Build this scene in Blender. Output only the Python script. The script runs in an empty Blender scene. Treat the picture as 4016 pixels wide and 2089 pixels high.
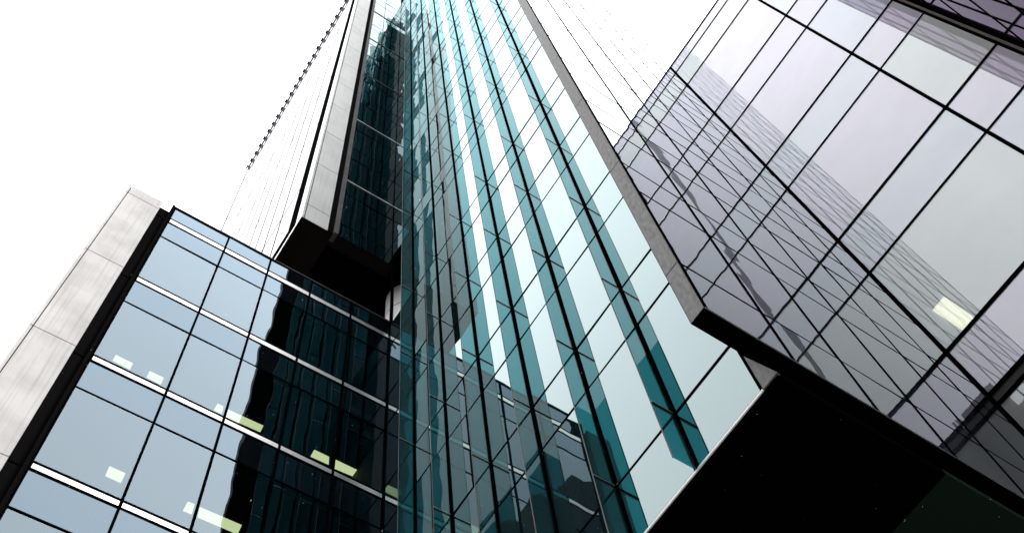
import bpy, bmesh, math, random
from mathutils import Vector, Matrix
random.seed(7)
R = math.radians
C = bpy.context.scene.collection
scn = bpy.context.scene

# ------------------------------------------------------------------ camera
cam = bpy.data.cameras.new('camera'); co = bpy.data.objects.new('camera', cam); C.objects.link(co)
cam.sensor_width = 36; cam.lens = 37.467; cam.clip_start = .1; cam.clip_end = 4000
CX = (.83048098, .47586298, .2895786); CY = (-.54999828, .78290621, .2907916); CZ = (-.08833593, -.40076462, .91191254)
M = Matrix((CX, CY, CZ))                       # rows: world axes in camera space (x right, y down, z forward)
M = M.to_quaternion().normalized().to_matrix()
right, down, fwd = M.col[0], M.col[1], M.col[2]
mw = Matrix.Identity(4)
for i in range(3):
    mw[i][0] = right[i]; mw[i][1] = -down[i]; mw[i][2] = -fwd[i]
co.matrix_world = mw
scn.camera = co
F, PX, PY = 4179.645, 2008., 1044.5

def ray(u, v): return M @ Vector(((u-PX)/F, (v-PY)/F, 1.))
def on(u, v, ax, val):
    r = ray(u, v); return r*(val/r[ax])
def proj(p):
    c = M.transposed() @ Vector(p)
    if c.z <= .01: return None
    return (PX+F*c.x/c.z, PY+F*c.y/c.z)

# ------------------------------------------------------------------ sky, sun, exposure
SUN_EL, SUN_AZ = 35, -58
SKY = 1.9
w = bpy.data.worlds.new('World'); scn.world = w; w.use_nodes = True
nt = w.node_tree; nt.nodes.clear()
out = nt.nodes.new('ShaderNodeOutputWorld'); bg = nt.nodes.new('ShaderNodeBackground')
sky = nt.nodes.new('ShaderNodeTexSky'); sky.sky_type = 'NISHITA'; sky.sun_disc = False
sky.sun_elevation = R(SUN_EL); sky.sun_rotation = R(90-SUN_AZ)
sky.air_density = 1.; sky.dust_density = 4.
tc = nt.nodes.new('ShaderNodeTexCoord'); nz = nt.nodes.new('ShaderNodeTexNoise')
nz.inputs['Scale'].default_value = 1.6; nz.inputs['Detail'].default_value = 4
rp = nt.nodes.new('ShaderNodeMapRange'); rp.inputs['From Min'].default_value = .3; rp.inputs['From Max'].default_value = .7
rp.inputs['To Min'].default_value = 15.5; rp.inputs['To Max'].default_value = 18.5        # bright even cloud cover
cc = nt.nodes.new('ShaderNodeMix'); cc.data_type = 'RGBA'; cc.inputs[0].default_value = .93
vm = nt.nodes.new('ShaderNodeVectorMath'); vm.operation = 'SCALE'; vm.inputs[0].default_value = (.985, .995, 1.0)
nt.links.new(tc.outputs['Generated'], nz.inputs['Vector']); nt.links.new(nz.outputs['Fac'], rp.inputs['Value'])
nt.links.new(rp.outputs[0], vm.inputs['Scale'])
nt.links.new(sky.outputs[0], cc.inputs[6]); nt.links.new(vm.outputs[0], cc.inputs[7])
nt.links.new(cc.outputs[2], bg.inputs['Color']); bg.inputs['Strength'].default_value = .1
nt.links.new(bg.outputs[0], out.inputs['Surface'])
sl = bpy.data.lights.new('sun', 'SUN'); sl.energy = 1.5; sl.angle = R(14); sl.color = (1, .97, .93)
so = bpy.data.objects.new('sun', sl); C.objects.link(so)
d = Vector((math.cos(R(SUN_EL))*math.cos(R(SUN_AZ)), math.cos(R(SUN_EL))*math.sin(R(SUN_AZ)), math.sin(R(SUN_EL))))
so.rotation_euler = d.to_track_quat('Z', 'Y').to_euler(); so.location = d*60
scn.view_settings.view_transform = 'Standard'; scn.view_settings.look = 'None'
scn.view_settings.exposure = 1.25; scn.view_settings.gamma = 1
scn.render.engine = 'CYCLES'
scn.cycles.max_bounces = 14; scn.cycles.glossy_bounces = 6; scn.cycles.transparent_max_bounces = 40
scn.cycles.transmission_bounces = 8; scn.cycles.diffuse_bounces = 2

# ------------------------------------------------------------------ materials
def newmat(name):
    m = bpy.data.materials.new(name); m.use_nodes = True; m.node_tree.nodes.clear()
    return m, m.node_tree.nodes, m.node_tree.links

def glass(name, tint, reflect, ior, scale=1., see=(0, 0, 0), body=(.01, .012, .014), wav=.0022, wscale=1.0, rough=.0, bodymix=1.):
    """window glass: fresnel mirror of given tint over (see-through tint | dark body)"""
    m, N, L = newmat(name)
    o = N.new('ShaderNodeOutputMaterial')
    geo = N.new('ShaderNodeNewGeometry'); mp = N.new('ShaderNodeMapping'); mp.inputs['Scale'].default_value = (1.2, 1.2, .55)
    n = N.new('ShaderNodeTexNoise'); n.inputs['Scale'].default_value = wscale; n.inputs['Detail'].default_value = 1.2
    bp = N.new('ShaderNodeBump'); bp.inputs['Strength'].default_value = 1; bp.inputs['Distance'].default_value = wav
    L.new(geo.outputs['Position'], mp.inputs['Vector']); L.new(mp.outputs[0], n.inputs['Vector']); L.new(n.outputs['Fac'], bp.inputs['Height'])
    gl = N.new('ShaderNodeBsdfGlossy'); gl.inputs['Roughness'].default_value = rough; gl.inputs['Color'].default_value = (*reflect, 1)
    L.new(bp.outputs[0], gl.inputs['Normal'])
    fr = N.new('ShaderNodeFresnel'); fr.inputs['IOR'].default_value = ior
    ml = N.new('ShaderNodeMath'); ml.operation = 'MULTIPLY'; ml.inputs[1].default_value = scale; ml.use_clamp = True
    iv = N.new('ShaderNodeMix'); iv.data_type = 'FLOAT'; iv.inputs[2].default_value = ior; iv.inputs[3].default_value = 1/ior
    L.new(geo.outputs['Backfacing'], iv.inputs[0]); L.new(iv.outputs[0], fr.inputs['IOR'])     # far skin of a sheet: no total reflection
    fm = N.new('ShaderNodeMath'); fm.operation = 'SUBTRACT'; fm.inputs[0].default_value = 1; L.new(geo.outputs['Backfacing'], fm.inputs[1])
    fx = N.new('ShaderNodeMath'); fx.operation = 'MULTIPLY'; L.new(fr.outputs[0], fx.inputs[0]); L.new(fm.outputs[0], fx.inputs[1])
    L.new(fx.outputs[0], ml.inputs[0])
    df = N.new('ShaderNodeBsdfDiffuse')
    n2 = N.new('ShaderNodeTexNoise'); n2.inputs['Scale'].default_value = .35; n2.inputs['Detail'].default_value = 5
    L.new(geo.outputs['Position'], n2.inputs['Vector'])
    cr = N.new('ShaderNodeMix'); cr.data_type = 'RGBA'; cr.inputs[6].default_value = (*[c*.8 for c in body], 1); cr.inputs[7].default_value = (*[c*1.2 for c in body], 1)
    L.new(n2.outputs['Fac'], cr.inputs[0]); L.new(cr.outputs[2], df.inputs['Color'])
    base = df.outputs[0]
    if max(see) > 0:
        tr = N.new('ShaderNodeBsdfTransparent'); tr.inputs['Color'].default_value = (*see, 1)
        mx0 = N.new('ShaderNodeMixShader'); mx0.inputs[0].default_value = bodymix
        L.new(df.outputs[0], mx0.inputs[1]); L.new(tr.outputs[0], mx0.inputs[2]); base = mx0.outputs[0]
    mx = N.new('ShaderNodeMixShader'); L.new(ml.outputs[0], mx.inputs[0]); L.new(base, mx.inputs[1]); L.new(gl.outputs[0], mx.inputs[2])
    L.new(mx.outputs[0], o.inputs['Surface'])
    return m

def solid(name, col, rough=.6, metal=0., nscale=3., amt=.15, streak=0., bump=0., spec=.5, col2=None, stretch=(1, 1, 1)):
    m, N, L = newmat(name)
    o = N.new('ShaderNodeOutputMaterial'); p = N.new('ShaderNodeBsdfPrincipled')
    p.inputs['Roughness'].default_value = rough; p.inputs['Metallic'].default_value = metal
    p.inputs['Specular IOR Level'].default_value = spec
    geo = N.new('ShaderNodeNewGeometry'); mp = N.new('ShaderNodeMapping'); mp.inputs['Scale'].default_value = stretch
    n = N.new('ShaderNodeTexNoise'); n.inputs['Scale'].default_value = nscale; n.inputs['Detail'].default_value = 6
    L.new(geo.outputs['Position'], mp.inputs['Vector']); L.new(mp.outputs[0], n.inputs['Vector'])
    mx = N.new('ShaderNodeMix'); mx.data_type = 'RGBA'
    c2 = col2 or [c*(1-amt*2) for c in col]
    mx.inputs[6].default_value = (*c2, 1); mx.inputs[7].default_value = (*[min(1, c*(1+amt)) for c in col], 1)
    mr = N.new('ShaderNodeMapRange'); mr.inputs['From Min'].default_value = .3; mr.inputs['From Max'].default_value = .65
    L.new(n.outputs['Fac'], mr.inputs['Value']); L.new(mr.outputs[0], mx.inputs[0])
    last = mx.outputs[2]
    if streak:
        mp2 = N.new('ShaderNodeMapping'); mp2.inputs['Scale'].default_value = (14, 14, .35)
        n3 = N.new('ShaderNodeTexNoise'); n3.inputs['Scale'].default_value = 1; n3.inputs['Detail'].default_value = 4
        L.new(geo.outputs['Position'], mp2.inputs['Vector']); L.new(mp2.outputs[0], n3.inputs['Vector'])
        m3 = N.new('ShaderNodeMapRange'); m3.inputs['From Min'].default_value = .5; m3.inputs['From Max'].default_value = .8
        m3.inputs['To Max'].default_value = streak
        L.new(n3.outputs['Fac'], m3.inputs['Value'])
        mm = N.new('ShaderNodeMix'); mm.data_type = 'RGBA'; mm.inputs[7].default_value = (*[c*.45 for c in (col[0], col[1]*.93, col[2]*.88)], 1)
        L.new(m3.outputs[0], mm.inputs[0]); L.new(last, mm.inputs[6]); last = mm.outputs[2]
    L.new(last, p.inputs['Base Color'])
    if bump:
        b = N.new('ShaderNodeBump'); b.inputs['Distance'].default_value = bump; L.new(n.outputs['Fac'], b.inputs['Height']); L.new(b.outputs[0], p.inputs['Normal'])
    L.new(p.outputs[0], o.inputs['Surface'])
    return m

def matte(name, col):
    m, N, L = newmat(name)
    o = N.new('ShaderNodeOutputMaterial'); d = N.new('ShaderNodeBsdfDiffuse'); n = N.new('ShaderNodeTexNoise'); n.inputs['Scale'].default_value = 1.5
    n.inputs['Detail'].default_value = 5; x = N.new('ShaderNodeMix'); x.data_type = 'RGBA'
    x.inputs[6].default_value = (*[c*.5 for c in col], 1); x.inputs[7].default_value = (*[c*1.5 for c in col], 1)
    L.new(n.outputs['Fac'], x.inputs[0]); L.new(x.outputs[2], d.inputs['Color']); L.new(d.outputs[0], o.inputs['Surface']); return m

def emit(name, col, s):
    m, N, L = newmat(name)
    o = N.new('ShaderNodeOutputMaterial'); e = N.new('ShaderNodeEmission'); e.inputs['Color'].default_value = (*col, 1); e.inputs['Strength'].default_value = s
    L.new(e.outputs[0], o.inputs['Surface']); return m

MT = dict(
    A=glass('blue_glass', 0, (.72, .88, 1.), 1.95, 1.15, see=(.58, .62, .62), wav=.004, wscale=1.3),
    A2=glass('blue_spandrel_glass', 0, (.66, .84, 1.), 1.95, 1.15, see=(0, 0, 0), body=(.004, .006, .008), wav=.004, wscale=1.3),
    T=glass('dark_tower_glass', 0, (.85, .97, 1.), 1.42, .9, body=(.0015, .003, .004), wav=.006, wscale=1.1),
    F=glass('clear_tower_glass', 0, (.80, .95, .97), 1.95, 1.12, body=(.003, .01, .012), wav=.003, wscale=.8),
    W=glass('side_tower_glass', 0, (1., 1., 1.), 2.1, .55, body=(.10, .10, .12), wav=.003, wscale=.7),
    W2=glass('side_tower_glass_reflecting', 0, (.93, .97, 1.), 1.33, 1.25, body=(.02, .024, .03), wav=.005, wscale=.9),
    fin=glass('teal_fin_glass', 0, (.88, .98, 1.), 1.6, .85, see=(.20, .64, .69), body=(.045, .18, .195), bodymix=.69, wav=.001),
    lav=glass('lavender_glass', 0, (.92, .91, 1.), 1.95, .88, see=(.80, .77, .86), body=(.80, .77, .85), bodymix=.4, wav=.0015, wscale=.5),
    lavg=glass('pale_green_glass', 0, (.91, .95, .97), 1.95, .88, see=(.80, .83, .80), body=(.79, .81, .81), bodymix=.4, wav=.0015, wscale=.5),
    lavb=glass('pale_blue_glass', 0, (.90, .93, 1.), 1.95, .88, see=(.77, .80, .88), body=(.76, .78, .85), bodymix=.4, wav=.0015, wscale=.5),
    violet=glass('dark_violet_glass', 0, (.60, .50, .66), 1.6, .9, body=(.03, .024, .036), wav=.002),
    black=solid('black_metal', (.006, .006, .007), .4, 0, amt=.3, spec=.3),
    blackm=matte('black_cladding', (.007, .0067, .0068)),
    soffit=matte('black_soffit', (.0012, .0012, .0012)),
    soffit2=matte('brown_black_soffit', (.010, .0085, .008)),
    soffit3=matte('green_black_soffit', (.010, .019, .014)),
    stone=solid('pale_stone', (.66, .645, .635), .7, amt=.08, streak=.45, nscale=1.2, bump=.002),
    stoned=solid('stone_joint', (.02, .018, .016), .8),
    silver=solid('silver_metal', (.86, .83, .81), .3, .85, amt=.05, streak=.25),
    white=solid('white_trim', (.8, .8, .8), .5, amt=.03),
    steel=solid('bright_steel', (.9, .88, .87), .3, .3, amt=.05),
    panel=solid('grey_panel', (.60, .585, .585), .6, amt=.05, streak=.35, nscale=.8),
    brown=solid('brown_grey_stone', (.085, .078, .078), .6, amt=.25, nscale=4, stretch=(3, 3, 1.2), col2=(.042, .037, .037), bump=.004),
    bronze=solid('bronze_strip', (.040, .036, .036), .7, .0, amt=.3, nscale=2),
    frame=matte('frame_black', (.0025, .0025, .003)),
    beige=solid('beige_stone', (.17, .135, .11), .7, amt=.1),
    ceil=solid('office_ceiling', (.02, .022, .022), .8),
    wceil=solid('white_office_ceiling', (.85, .84, .87), .8, amt=.02),
    lamp=emit('lamp_panel', (.88, .95, .50), .85),
    lampw=emit('warm_lamp_panel', (1., .94, .70), 2.6),
    pave=solid('paving', (.16, .155, .15), .8, nscale=.8, amt=.2),
    city=solid('dark_render', (.013, .015, .017), .6, amt=.3, nscale=.3),
    roof=solid('roof_grey', (.12, .12, .12), .8),
    snow=solid('snow', (.45, .45, .47), .6, amt=.02),
)

# ------------------------------------------------------------------ mesh helpers
S = .9455          # the finned front, the right wing and the dark wing were measured in a larger unit; GS brings them to metres
GS = 1.
def mesh_obj(name, bm, mats, parent=None):
    if GS != 1.:
        for v in bm.verts: v.co *= GS
    me = bpy.data.meshes.new(name); bm.to_mesh(me); bm.free()
    for m in (mats if isinstance(mats, (list, tuple)) else [mats]): me.materials.append(m)
    o = bpy.data.objects.new(name, me); C.objects.link(o)
    if parent is not None: o.parent = parent
    return o
def box(bm, a, b, mi=0):
    x0, x1 = sorted((a[0], b[0])); y0, y1 = sorted((a[1], b[1])); z0, z1 = sorted((a[2], b[2]))
    v = [bm.verts.new(p) for p in ((x0, y0, z0), (x1, y0, z0), (x1, y1, z0), (x0, y1, z0), (x0, y0, z1), (x1, y0, z1), (x1, y1, z1), (x0, y1, z1))]
    for f in ((0, 3, 2, 1), (4, 5, 6, 7), (0, 1, 5, 4), (1, 2, 6, 5), (2, 3, 7, 6), (3, 0, 4, 7)):
        fc = bm.faces.new([v[i] for i in f]); fc.material_index = mi
def quad(bm, pts, mi=0):
    f = bm.faces.new([bm.verts.new(p) for p in pts]); f.material_index = mi
def bxo(name, a, b, mat, parent=None):
    bm = bmesh.new(); box(bm, a, b); return mesh_obj(name, bm, mat, parent)
def cyl(bm, c, r, z0, z1, n=48, r2=None):
    r2 = r if r2 is None else r2
    b = [bm.verts.new((c[0]+r*math.cos(2*math.pi*i/n), c[1]+r*math.sin(2*math.pi*i/n), z0)) for i in range(n)]
    t = [bm.verts.new((c[0]+r2*math.cos(2*math.pi*i/n), c[1]+r2*math.sin(2*math.pi*i/n), z1)) for i in range(n)]
    for i in range(n):
        f = bm.faces.new((b[i], b[(i+1) % n], t[(i+1) % n], t[i])); f.smooth = True
    bm.faces.new(b[::-1]); bm.faces.new(t)
def thing(name, label, cat, loc=(0, 0, 0), group=None):
    o = bpy.data.objects.new(name, None); C.objects.link(o); o['label'] = label; o['category'] = cat
    if group: o['group'] = group
    return o
def tag(o, label, cat, group=None):
    o['label'] = label; o['category'] = cat
    if group: o['group'] = group
    return o

def area(pts):
    q = [proj(p) for p in pts]
    if any(p is None for p in q): return 0
    if max(p[0] for p in q) < 0 or min(p[0] for p in q) > 4016 or max(p[1] for p in q) < 0 or min(p[1] for p in q) > 2089: return 0
    q = [(min(max(p[0], 0), 4016), min(max(p[1], 0), 2089)) for p in q]
    return abs(sum(q[i][0]*q[(i+1) % len(q)][1]-q[(i+1) % len(q)][0]*q[i][1] for i in range(len(q))))/2

class Wall:
    """a vertical wall plane; ax = axis of its normal (0 or 1), val = its place, side = which way it faces"""
    def __init__(s, ax, val, side, sc=1.): s.ax, s.val, s.side, s.sc = ax, val, side, sc
    def P(s, u, z, d=0.):
        v = s.val+s.side*d
        return (Vector((v, u, z)) if s.ax == 0 else Vector((u, v, z)))*s.sc
    def slab(s, bm, u0, u1, z0, z1, d0, d1, mi=0): box(bm, s.P(u0, z0, d0), s.P(u1, z1, d1), mi)
    def pane(s, bm, u0, u1, z0, z1, jit=.002, mi=0, th=.02, d=0.):
        n = (s.P(0, 0, 1)-s.P(0, 0, 0)).normalized()
        pts = [s.P(u0, z0, d), s.P(u1, z0, d), s.P(u1, z1, d), s.P(u0, z1, d)]
        a, b = random.gauss(0, jit), random.gauss(0, jit)
        off = [-a-b, a-b, a+b, -a+b]
        fr = [p+n*o for p, o in zip(pts, off)]
        nn = (fr[1]-fr[0]).cross(fr[2]-fr[0])
        if nn.dot(n) < 0: fr = [fr[0], fr[3], fr[2], fr[1]]
        quad(bm, fr, mi)
        bk = [p-n*th for p in fr]
        quad(bm, bk[::-1], mi)
        V = None
    def ccw(s): pass

class Parts:
    """collects repeated parts of one thing; the largest in view become objects, the rest one stuff part"""
    def __init__(s, parent, cap=92): s.parent, s.cap, s.items = parent, cap, {}
    def add(s, name, fn, mat, pts, label=None): s.items.setdefault(name, []).append((area(pts), fn, mat, label))
    def build(s):
        for name, L in s.items.items():
            L.sort(key=lambda t: -t[0])
            cap = s.cap if len(L) > 100 else 100
            for a, fn, mat, lab in L[:cap]:
                bm = bmesh.new(); fn(bm, 0); o = mesh_obj(name, bm, mat, s.parent)
                if lab: o['label'] = lab
            if L[cap:]:
                mats = []; bm = bmesh.new()
                for a, fn, mat, lab in L[cap:]:
                    if mat not in mats: mats.append(mat)
                    fn(bm, mats.index(mat))
                o = mesh_obj(name, bm, mats, s.parent); o['kind'] = 'stuff'

def grid(W, P, us, zs, mat, wu=.05, wz=.04, thick_z={}, thick_u={}, jit=.0015, skip=None, matfn=None, prot=.02, skipz=(), fmat='frame'):
    for i in range(len(us)-1):
        for j in range(len(zs)-1):
            u0, u1 = sorted((us[i], us[i+1])); z0, z1 = zs[j], zs[j+1]
            if skip and skip(u0, u1, z0, z1): continue
            m = matfn(i, j, z0, z1) if matfn else mat
            P.add('window_pane', lambda bm, mi, a=(u0, u1, z0, z1): W.pane(bm, *a, jit=jit, mi=mi), m, [W.P(u0, z0), W.P(u1, z0), W.P(u1, z1), W.P(u0, z1)])
    for u in us:
        wd = thick_u.get(u, wu)
        P.add('mullion', lambda bm, mi, u=u, wd=wd: W.slab(bm, u-wd/2, u+wd/2, zs[0], zs[-1], -.12, prot+.003, mi), MT[fmat], [W.P(u-wd, zs[0]), W.P(u+wd, zs[0]), W.P(u+wd, min(zs[-1], 60)), W.P(u-wd, min(zs[-1], 60))])
    for z in zs:
        if z in skipz: continue
        wd = thick_z.get(z, wz)
        P.add('transom', lambda bm, mi, z=z, wd=wd: W.slab(bm, min(us), max(us), z-wd/2, z+wd/2, -.1, prot, mi), MT[fmat], [W.P(us[0], z-wd), W.P(us[-1], z-wd), W.P(us[-1], z+wd), W.P(us[0], z+wd)])

GZ = -1.6
# ------------------------------------------------------------------ ground
bm = bmesh.new(); quad(bm, [(-600, -600, GZ), (600, -600, GZ), (600, 600, GZ), (-600, 600, GZ)])
g = mesh_obj('ground', bm, MT['pave']); g['kind'] = 'structure'

# ================================================================== LOW BLUE OFFICE (left)
a = 14.; b = 8.218; yb = 3.821; yw = 3.509; x2 = 18.0
off = thing('office_block', 'low office block with blue glass grid and silver bands, below the tower on the left', 'building')
WA = Wall(1, a, -1); PA = Parts(off)
usA = [.05, 1.90, 3.375, 4.86, 6.33, 7.76]
bands = [31.06, 26.78, 22.385, 18.07, 13.7]
bt = {31.06: .345, 26.78: .31, 22.385: .29, 18.07: .27, 13.7: .27}
tran = {26.78: 29.64, 22.385: 25.25, 18.07: 20.93, 13.7: 16.63}
rows = [(31.06, 31.92)]
for i in range(1, 5):
    B = bands[i]; up = bands[i-1]-bt[bands[i-1]]
    rows += [(B, tran[B]), (tran[B], up)]
for i in range(len(usA)-1):
    for (z0, z1) in rows:
        spand = z0 in tran.values() or z1 > 31.5
        PA.add('window_pane', lambda bm, mi, q=(usA[i]+.02, usA[i+1]-.02, z0+.02, z1-.02): WA.pane(bm, *q, jit=.003, mi=mi), MT['A2'] if spand else MT['A'],
               [WA.P(usA[i], z0), WA.P(usA[i+1], z0), WA.P(usA[i+1], z1), WA.P(usA[i], z1)])
for u in usA:
    PA.add('mullion', lambda bm, mi, u=u: WA.slab(bm, u-.027, u+.027, 13.4, 31.92, -.12, .035, mi), MT['frame'], [WA.P(u-.03, 16), WA.P(u+.03, 16), WA.P(u+.03, 31), WA.P(u-.03, 31)])
for z in tran.values():
    PA.add('transom', lambda bm, mi, z=z: WA.slab(bm, .05, 7.76, z-.018, z+.018, -.1, .016, mi), MT['frame'], [WA.P(0, z-.02), WA.P(8, z-.02), WA.P(8, z+.02), WA.P(0, z+.02)])
for z in bands:
    t = bt[z]
    def bandfn(bm, mi, z=z, t=t):
        for k in range(len(usA)-1): WA.slab(bm, usA[k]+.036, usA[k+1]-.036, z-t+.06, z-.065, -.1, .012, mi)
    PA.add('silver_band', bandfn, MT['silver'], [WA.P(0, z-t), WA.P(8, z-t), WA.P(8, z), WA.P(0, z)])
    PA.add('band_frame', lambda bm, mi, z=z, t=t: (WA.slab(bm, .05, 7.76, z-.058, z+.012, -.1, .016, mi), WA.slab(bm, .05, 7.76, z-t-.010, z-t+.055, -.1, .016, mi)), MT['frame'], [WA.P(0, z-t), WA.P(8, z-t), WA.P(8, z), WA.P(0, z)])
PA.build()
o = bxo('roof_coping', (-.02, 13.96, 31.92), (7.76, 24, 31.96), MT['bronze'], off)
bxo('roof_deck', (0, 14.3, 31.5), (20, 24, 31.9), MT['soffit'], off)
# the dark edge channel and the stone pier
bm = bmesh.new(); zz = 31.55
box(bm, (-.36, 14.12, GZ), (.01, 14.6, 31.72)); o = mesh_obj('black_edge_panel', bm, MT['blackm'], off)
bm = bmesh.new(); box(bm, (-.065, 13.93, GZ), (.015, 14.15, 31.95)); mesh_obj('edge_trim', bm, MT['blackm'], off)
for z in (31.1, 26.68, 22.3, 17.95, 13.5): bxo('panel_joint', (-.355, 14.105, z-.02), (-.02, 14.13, z+.02), MT['frame'], off)
zj = [31.92, 31.29, 26.86, 22.39, 17.9, 13.5, 9, 4.5, GZ]
for k in range(len(zj)-1):
    bm = bmesh.new()
    box(bm, (-1.365, 14., zj[k+1]+.016), (-.36, 15.6, zj[k]-.016))
    mesh_obj('stone_panel', bm, MT['stone'], off)
    bm = bmesh.new(); box(bm, (-1.47, 14., zj[k+1]+.016), (-1.392, 15.6, zj[k]-.016)); mesh_obj('corner_stone', bm, MT['stone'], off)
bxo('pier_core', (-1.44, 14.04, GZ), (-.39, 15.55, 31.85), MT['frame'], off)
# rooms behind the glass
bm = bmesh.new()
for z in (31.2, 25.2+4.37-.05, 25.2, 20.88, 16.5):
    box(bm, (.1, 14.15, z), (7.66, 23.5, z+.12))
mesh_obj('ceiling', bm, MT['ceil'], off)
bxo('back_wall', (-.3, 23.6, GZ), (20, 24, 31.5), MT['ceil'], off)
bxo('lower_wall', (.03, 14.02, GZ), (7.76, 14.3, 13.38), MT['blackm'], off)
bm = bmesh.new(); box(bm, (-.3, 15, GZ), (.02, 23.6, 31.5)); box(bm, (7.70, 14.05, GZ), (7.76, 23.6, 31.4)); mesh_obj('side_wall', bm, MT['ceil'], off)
# ceiling lights inside the low office
def ceiling_lamp(px, zc, label, mat='lamp', name='ceiling_light', group='ceiling lights inside the blue glass office'):
    pts = [on(u, v, 2, zc) for u, v in px]
    t = thing(name, label, 'ceiling light', group=group)
    bm = bmesh.new()
    lo = [bm.verts.new(p) for p in pts]; hi = [bm.verts.new(p+Vector((0, 0, .05))) for p in pts]
    bm.faces.new(lo); bm.faces.new(hi[::-1])
    n = len(lo)
    for i in range(n): bm.faces.new((lo[i], hi[i], hi[(i+1) % n], lo[(i+1) % n]))
    bmesh.ops.recalc_face_normals(bm, faces=bm.faces[:])
    mesh_obj('lamp_diffuser', bm, MT[mat], t)
    c = sum(pts, Vector())/4
    bm = bmesh.new()
    lo = [c+(p-c)*1.06+Vector((0, 0, .012)) for p in pts]
    vv = [bm.verts.new(p) for p in lo]; vh = [bm.verts.new(p+Vector((0, 0, .07))) for p in lo]
    bm.faces.new(vh)
    for i in range(n): bm.faces.new((vv[i], vh[i], vh[(i+1) % n], vv[(i+1) % n]))
    mesh_obj('lamp_housing', bm, MT['frame'], t)
    return t
def s1(pts): return [(x/2.567, 1045+y/2.567) for x, y in pts]
def s2(pts): return [(x/2.567, 1567+y/2.567) for x, y in pts]
def s3(pts): return [(800+x/2.567, 1567+y/2.567) for x, y in pts]
for px, zc, lb in (
    (s1([(1165, 890), (1337, 975), (1308, 1035), (1132, 945)]), 25.18, 'faint ceiling light nearest the stone pier, just above a silver band'),
    (s1([(1505, 1052), (1648, 1120), (1618, 1185), (1475, 1115)]), 25.18, 'short ceiling light beside the first thick mullion, right of the faint one'),
    (s2([(1100, 670), (1262, 742), (1215, 835), (1060, 765)]), 20.86, 'lone pale ceiling light in the large lower left pane, one storey below the pair'),
    (s2([(1890, 1025), (1957, 1052), (1930, 1152), (1842, 1115)]), 20.86, 'small square ceiling light at the bottom, left of the mullion'),
    (s2([(2010, 1080), (2433, 1262), (2390, 1352), (1988, 1180)]), 20.86, 'long yellow ceiling light at the bottom, half behind the dark reflection'),
    (s3([(135, 40), (195, 68), (180, 140), (100, 105)]), 25.18, 'small pale ceiling light left of the mullion, upper storey, beside the long yellow one'),
    (s3([(225, 92), (598, 262), (565, 325), (212, 168)]), 25.18, 'long yellow ceiling light crossing the edge of the dark tower reflection'),
    (s3([(1110, 503), (1260, 575), (1255, 652), (1072, 570)]), 25.18, 'bright yellow ceiling light left of the dark mullion, inside the black reflection'),
    (s3([(1318, 600), (1552, 712), (1512, 775), (1310, 690)]), 25.18, 'bright yellow ceiling light right of the dark mullion, next to the teal streaks'),
): ceiling_lamp(px, zc, lb)

# ================================================================== TOWER
tw = thing('glass_tower', 'tall glass tower with teal glass fins rising over the whole picture', 'skyscraper')
PT = Parts(tw)
ZT = 97.
prim = [14.36, 19.11, 23.86, 28.68, 33.43, 40.95] + [40.95+4.98*k for k in range(1, 12)]
prim = [z for z in prim if z < 96.5]
sec = [17.5, 22.1, 27.0, 31.87, 38.1, 39.5] + [z-1.65 for z in prim if z > 42]
# --- finned face F1 (x = b, faces -x)
GS = S
W1 = Wall(0, b, -1, S)
usF = [3.85, 5.385, 6.99, 8.585, 10.17, 11.73, 13.235, 14.80]
zsF = sorted([12.86] + prim + sec + [ZT-.2])
grid(W1, PT, usF, zsF, MT['F'], wu=.075, wz=.034, thick_z={z: .05 for z in prim}, jit=.0022, thick_u={3.85: .04, 14.80: .03}, prot=.012,
     skip=lambda u0, u1, z0, z1: u0 > 13 and z0 > 33.3 and z1 < 39.6)
# fins: blades of teal glass standing out from the mullions
for y in usF[1:-1]:
    zs = [12.80] + prim + [ZT-.3]
    fin = bmesh.new()
    for k in range(len(zs)-1):
        j = random.gauss(0, .0012)
        box(fin, (b-.47, y-.011+j, zs[k]+.02), (b-.036, y+.011+j, zs[k+1]-.02))
    f = mesh_obj('glass_fin', fin, MT['fin'], tw)
    for z in prim:
        bxo('joint_bracket', (b-.475, y-.018, z-.030), (b-.036, y+.018, z+.004), MT['frame'], f)
        if z < 40: bxo('joint_strip', (b-.475, y-.018, z+.006), (b-.036, y+.018, z+.020), MT['white'], f)
    bxo('fin_edge', (b-.478, y-.011, 12.80), (b-.471, y+.011, ZT-.3), MT['roof'], f)
    bk = bmesh.new(); box(bk, (b-.036, y-.042, 12.82), (b-.013, y+.042, ZT-.3)); mesh_obj('fin_channel', bk, MT['frame'], f)
bxo('bottom_trim', (b-.035, yb, 12.79), (b-.012, 14.80, 12.835), MT['white'], tw)
# brown end cap at the low right corner of the finned face and the projecting wing wall
bm = bmesh.new(); tri = [(3.84, 12.86), (3.50, 12.86), (3.84, 13.90)]
fv = [bm.verts.new((b, y, z)) for y, z in tri]; bv = [bm.verts.new((b+.06, y, z)) for y, z in tri]
bm.faces.new(fv); bm.faces.new(bv[::-1])
for i in range(3): bm.faces.new((fv[i], bv[i], bv[(i+1) % 3], fv[(i+1) % 3]))
bmesh.ops.recalc_face_normals(bm, faces=bm.faces[:]); mesh_obj('end_cap', bm, MT['brown'], tw)
zc = [13.93, 15.65, 20.96, 26.04, 30.87, 36.1, 41.1, 46.1, 51.1, 56.1, 61.1, 66.1, 71.1, 76.1, 81.1, 86.1, 91.1, 97]
for k in range(len(zc)-1):
    bm = bmesh.new(); box(bm, (7.235, yw+.012, zc[k]+.014), (b-.012, yb, zc[k+1]-.014)); mesh_obj('stone_cap', bm, MT['brown'], tw)
bxo('cap_back', (7.24, yb+.001, 13.94), (b-.012, yb+.012, 96.9), MT['frame'], tw)
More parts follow.
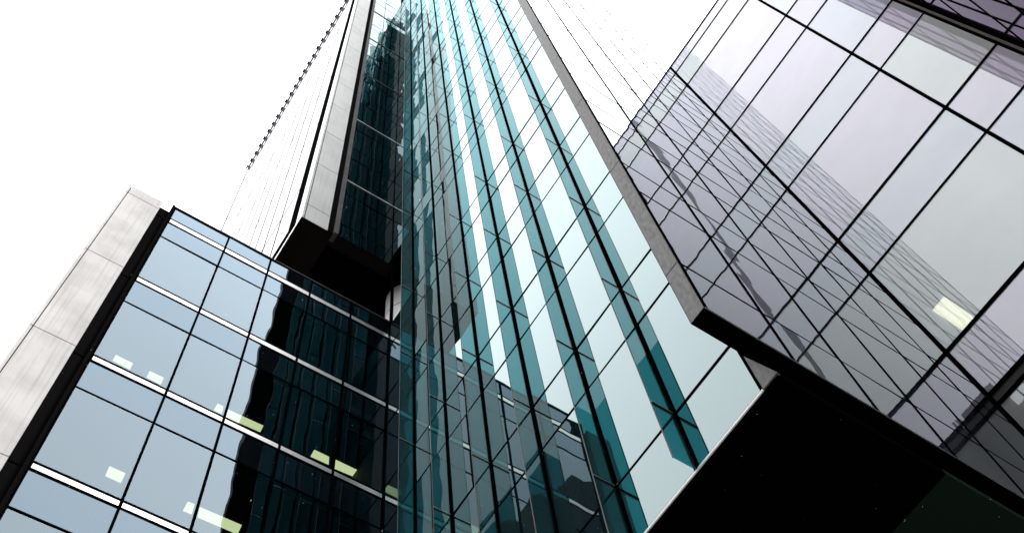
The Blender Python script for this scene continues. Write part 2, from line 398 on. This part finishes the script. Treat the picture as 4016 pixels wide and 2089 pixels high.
bxo('cap_core', (7.255, yw+.03, 13.95), (b-.03, yb-.02, 96.9), MT['frame'], tw)
# --- front face W2 (y = yw, faces -y)
W2 = Wall(1, yw, -1, S)
us2 = [7.295, 9.03, 10.80, 12.55, 14.35, 16.15, 17.98, 20, 22, 24, 26, 28, 30, 32, 34, 36, 38, 40]
zs2 = sorted([13.95, 15.65, 19.19, 20.96, 24.04, 26.04, 28.9, 30.87, 34.1, 36.1, 39.1, 41.1] + [41.1+5*k for k in range(1, 11)] + [39.1+5*k for k in range(1, 11)] + [ZT-.1])
grid(W2, PT, us2, zs2, MT['W2'], wu=.055, wz=.03, thick_u={9.03: .075, 10.80: .075}, thick_z={z: .10 for z in zs2 if z > 50}, jit=.0015, matfn=lambda i, j, z0, z1: MT['W2'], skip=lambda u0, u1, z0, z1: u0 > 17.9 and z1 < 53, prot=.008)
# --- left front face T (y = a, faces -y)
GS = 1.
W3 = Wall(1, a, -1)
us3 = [5.45, 6.36, 7.76]
pz = [36.66, 37.95, 42.85, 47.5, 52.1, 57.0, 61.9, 66.8, 71.8, 76.7, 81.6, 85.5, 89.4, 93.2, 96.9]
zs3 = sorted(pz+[z-1.55 for z in pz[2:]])
grid(W3, PT, us3, zs3, MT['T'], wu=.03, wz=.035, jit=.0045, prot=.01)
for z in (42.85, 52.1, 61.9, 71.8, 81.6): bxo('bright_rail', (5.46, a-.035, z-.035), (7.75, a-.012, z+.035), MT['bronze' if z > 60 else 'silver'], tw)
bxo('metal_strip', (5.28, a-.10, 36.58), (5.45, a+.3, 96.9), MT['bronze'], tw)
bxo('metal_channel', (5.06, a-.02, 36.60), (5.275, a+.3, 96.9), MT['blackm'], tw)
zp = [36.6, 38.05, 42.95, 47.6, 52.45, 57.0, 61.6, 66.3, 71, 75.7, 80.4, 85.1, 89.8, 94, 97]
for k in range(len(zp)-1):
    bxo('cladding_panel', (4.115, a, zp[k]+.024), (5.05, a+.1, zp[k+1]-.024), MT['panel'], tw)
    bxo('corner_panel', (4.0, a, zp[k]+.024), (4.078, a+.1, zp[k+1]-.024), MT['panel'], tw)
bxo('cladding_core', (4.06, a+.04, 36.62), (5.27, a+.3, 96.9), MT['frame'], tw)
# --- left side face W1 (x = 4, faces -x)
W4 = Wall(0, 4.0, -1)
us4 = [15.25, 16.9, 18.5, 20.1, 21.7, 23.3, 24.9, 26.5, 28.1, 29.7, 31.3, 32.9, 35.3]
zs4 = [37.75] + [42.8+9.9*k for k in range(6)]
zs4 = [z for z in zs4 if z < 96] + [96.9]
grid(W4, PT, us4, zs4, MT['W'], wu=.05, wz=.03, jit=.001, prot=.008, thick_u={35.3: .22})
bxo('white_corner_strip', (3.985, a-.004, 36.6), (3.998, a+.5, 97), MT['white'], tw)
bxo('black_corner_strip', (3.975, a+.505, 37.0), (4.01, a+1.2, 97), MT['frame'], tw)
bxo('far_edge_trim', (3.97, 35.22, 37.7), (4.2, 35.42, 97), MT['frame'], tw)
bxo('white_base_trim', (3.985, a+.5, 36.6), (4.3, 35.3, 36.86), MT['white'], tw)
bxo('black_base_trim', (3.975, a+1.2, 36.865), (4.3, 35.3, 37.72), MT['frame'], tw)
# roof rail along the far side face
bxo('parapet', (3.93, a, 96.92), (4.2, 35.4, 97.25), MT['roof'], tw)
bxo('roof_rail', (3.80, a, 97.12), (3.85, 35.5, 97.18), MT['frame'], tw)
for k in range(24):
    y = 35.45-.83*k; bxo('rail_bracket', (3.80, y-.16, 97.04), (3.925, y+.16, 97.2), MT['frame'], tw)
GS = S
bxo('front_parapet', (b, yw-.02, 97.0), (41, yw+.3, 97.25), MT['panel'], tw)
# --- bodies and soffits
GS = 1.
bxo('tower_core', (4.05, 14.06, 36.72), (41, 35.25, 96.95), MT['frame'], tw)
GS = S
bm = bmesh.new(); box(bm, (b+.12, yw+.32, 14.2), (41, 13.3, 96.9)); mesh_obj('front_core', bm, MT['frame'], tw)
bxo('corner_core', (b+.12, 13.302, 14.2), (41, 14.78, 33.7), MT['frame'], tw)
bxo('corner_core', (b+.12, 13.302, 39.5), (41, 14.78, 96.9), MT['frame'], tw)
GS = 1.
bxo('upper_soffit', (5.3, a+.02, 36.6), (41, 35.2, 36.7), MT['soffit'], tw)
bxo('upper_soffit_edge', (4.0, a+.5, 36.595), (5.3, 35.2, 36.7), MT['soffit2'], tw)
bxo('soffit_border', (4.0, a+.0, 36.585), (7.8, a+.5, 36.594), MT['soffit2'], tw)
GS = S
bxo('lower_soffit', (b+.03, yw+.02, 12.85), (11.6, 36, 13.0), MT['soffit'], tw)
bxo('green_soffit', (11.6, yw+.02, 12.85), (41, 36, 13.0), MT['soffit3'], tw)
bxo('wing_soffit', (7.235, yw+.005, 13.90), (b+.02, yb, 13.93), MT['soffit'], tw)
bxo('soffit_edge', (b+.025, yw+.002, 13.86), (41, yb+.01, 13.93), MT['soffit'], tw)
bxo('edge_trim', (7.25, yw-.02, 13.912), (18, yw-.003, 13.93), MT['roof'], tw)
GS = 1.
bm = bmesh.new(); cyl(bm, (9.08, 15.0), .84, 31.9, 36.6, 64); mesh_obj('round_column', bm, MT['steel'], tw)
bm = bmesh.new(); cyl(bm, (9.08, 15.0), .846, 35.0, 35.03, 64); mesh_obj('column_joint', bm, MT['bronze'], tw)
bxo('base_wall', (12.3, 12, GZ), (38, 32, 12.15), MT['blackm'], tw)
PT.build()

# ================================================================== LAVENDER WING (right)
wg = thing('side_wing', 'lower wing with large lavender glass panes and black frames on the right', 'building')
GS = S
W5 = Wall(0, x2, -1, S); PW = Parts(wg)
us5 = [yw-.01, -1.60, -3.92]
zs5 = [13.95, 15.3, 20.2, 20.62, 22.78, 27.72, 30.25, 35.19, 37.76, 42.63, 45.25, 50.33, 52.8, 54.0]
rnd = random.Random(3)
def mf(i, j, z0, z1):
    if z0 == 20.2: return MT['bronze']
    return [[MT['lav'], MT['lavg'], MT['lavb'], MT['lav'], MT['lavg'], MT['lavb'], MT['lav'], MT['lavb'], MT['lav'], MT['lav'], MT['lav'], MT['lavg'], MT['lav']],
            [MT['lavg'], MT['lavb'], MT['lav'], MT['lavg'], MT['lavb'], MT['lav'], MT['lavg'], MT['lav'], MT['lavb'], MT['lav'], MT['lavg'], MT['lav'], MT['lav']]][i][j]
grid(W5, PW, us5, zs5, MT['lav'], wu=.11, wz=.07, thick_z={22.78: .13, 30.25: .1, 37.76: .085, 45.25: .08, 52.8: .07, 20.2: .13, 20.62: .13}, thick_u={us5[0]: .10}, jit=.001, matfn=mf, prot=.03)
GS = 1.; PW.build(); GS = S
bm = bmesh.new()
for z in (22.6, 27.75, 35.22, 42.66, 50.36, 53.6): box(bm, (x2+.14, -3.85, z), (x2+6, yw-.1, z+.12))
mesh_obj('ceiling', bm, MT['wceil'], wg)
bxo('room_wall', (x2+6, -3.85, 13.9), (x2+6.2, yw, 53.8), MT['wceil'], wg)
bm = bmesh.new(); box(bm, (x2+.13, -3.9, 13.9), (x2+6, -3.86, 53.8)); box(bm, (x2+.13, yw-.1, 13.9), (x2+6, yw-.06, 53.8)); mesh_obj('room_side', bm, MT['wceil'], wg)
bxo('roof_coping', (x2-.03, -3.92, 54.0), (x2+14, yw-.01, 54.12), MT['frame'], wg)
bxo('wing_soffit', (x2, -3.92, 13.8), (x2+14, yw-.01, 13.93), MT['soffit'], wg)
ceiling_lamp([(3706, 1165), (3822, 1247), (3781, 1298), (3660, 1218)], 27.7, 'warm white ceiling light seen through a lavender pane of the right wing', 'lampw', group=None)

# ================================================================== DARK WING, upper right corner
dk = thing('dark_wing', 'dark violet glass wall with black fin and brown stone strip in the upper right corner', 'building')
W6 = Wall(1, -3.94, 1, S); PD = Parts(dk)
grid(W6, PD, [13.0, 14.0, 15.5, 16.9], [16, 18.6, 21.4, 24.0, 27.2, 30.6, 33, 36, 41, 46, 51, 56, 66], MT['violet'], wu=.06, wz=.05, jit=.001)
GS = 1.; PD.build(); GS = S
bxo('black_fin', (16.95, -3.94, 14), (17.15, -3.86, 66), MT['frame'], dk)
for k, z in enumerate([14, 18, 22, 26, 30, 34, 38, 42, 46, 50, 54, 58, 62]):
    bxo('stone_strip', (17.17, -4.02, z+.02), (17.9, -3.945, z+3.98), MT['beige'], dk)
bxo('dark_core', (13.02, -9, 13.9), (30, -4.08, 66), MT['frame'], dk)

GS = 1.
# ================================================================== unseen dark masses added for the reflections, guessed from them
t = thing('added_stepped_tower', 'guessed dark stepped skyscraper, added out of view to darken reflections in the tower glass', 'skyscraper')
for x0, x1, h in ((-13.1, -10.5, 292), (-10.5, -8.2, 286), (-8.2, -6.3, 272), (-6.3, -4, 256), (-4, -1.2, 238)):
    bm = bmesh.new(); box(bm, (x0, -36, GZ), (x1, -20, h)); mesh_obj('tower_step', bm, MT['city'], t)  # guessed tower, added so the tower glass mirrors something dark
t = thing('added_street_block', 'guessed dark street block, added out of view for reflections at the finned facade foot', 'building')
for x0, x1, y0, y1, h in ((-22, -8, -16, -8, 50), (-22, -8, -8, -4, 47.5), (-22, -8.5, -4, -1, 49.5), (-22, -8, -1, .6, 46), (-22, -8, .6, 2.2, 47.3), (-22, -8, 2.2, 4.2, 45), (-22, -8, 4.2, 5.4, 45.8), (-21, -20, -12, -9, 53)):
    bm = bmesh.new(); box(bm, (x0, y0, GZ), (x1, y1, h)); mesh_obj('wall', bm, MT['city'], t)  # guessed blocks out of view, added as dark shapes for the finned glass

t = thing('added_mast', 'guessed thin dark mast, added out of view to mirror as a broken wavy line', 'crane')
def lattice(x, y, wd, z0, z1):
    bm = bmesh.new()
    for dx in (-wd/2, wd/2-.12):
        for dy in (-wd/2, wd/2-.12): box(bm, (x+dx, y+dy, z0), (x+dx+.12, y+dy+.12, z1))
    z = z0
    while z < z1-1:
        box(bm, (x-wd/2, y-wd/2, z), (x+wd/2, y+wd/2, z+.5)); z += 1.2
    return bm
mesh_obj('mast', lattice(-40, -21.2, .7, GZ, 232), MT['frame'], t)  # guessed mast, added to draw a dark line in the mirroring panes
bxo('mast_cap', (-40.5, -22.1, 232), (-39.5, -21.1, 233), MT['frame'], t)

# ================================================================== sleet in the air
bm = bmesh.new(); rs = random.Random(11)
for k in range(2300):
    x, y, z = rs.uniform(-5, 11), rs.uniform(-4, 11), rs.uniform(3.5, 15)
    q = proj((x, y, z))
    if q is None: continue
    L, r = rs.choice((.4, .7, 1))*rs.uniform(.006, .016)*(.6+z/12), rs.uniform(.0007, .0016)
    tx, ty = rs.gauss(.25, .10)*L, rs.gauss(-.12, .10)*L
    rg = [bm.verts.new((x+r*math.cos(t*2.0944), y+r*math.sin(t*2.0944), z)) for t in range(3)]
    tp = bm.verts.new((x+tx, y+ty, z+L)); bt_ = bm.verts.new((x-tx, y-ty, z-L*.6))
    for t in range(3):
        bm.faces.new((rg[t], rg[(t+1) % 3], tp)); bm.faces.new((rg[(t+1) % 3], rg[t], bt_))
sn = mesh_obj('sleet', bm, MT['snow']); sn['kind'] = 'stuff'; sn['label'] = 'fine sleet falling in front of the glass buildings'; sn['category'] = 'sleet'
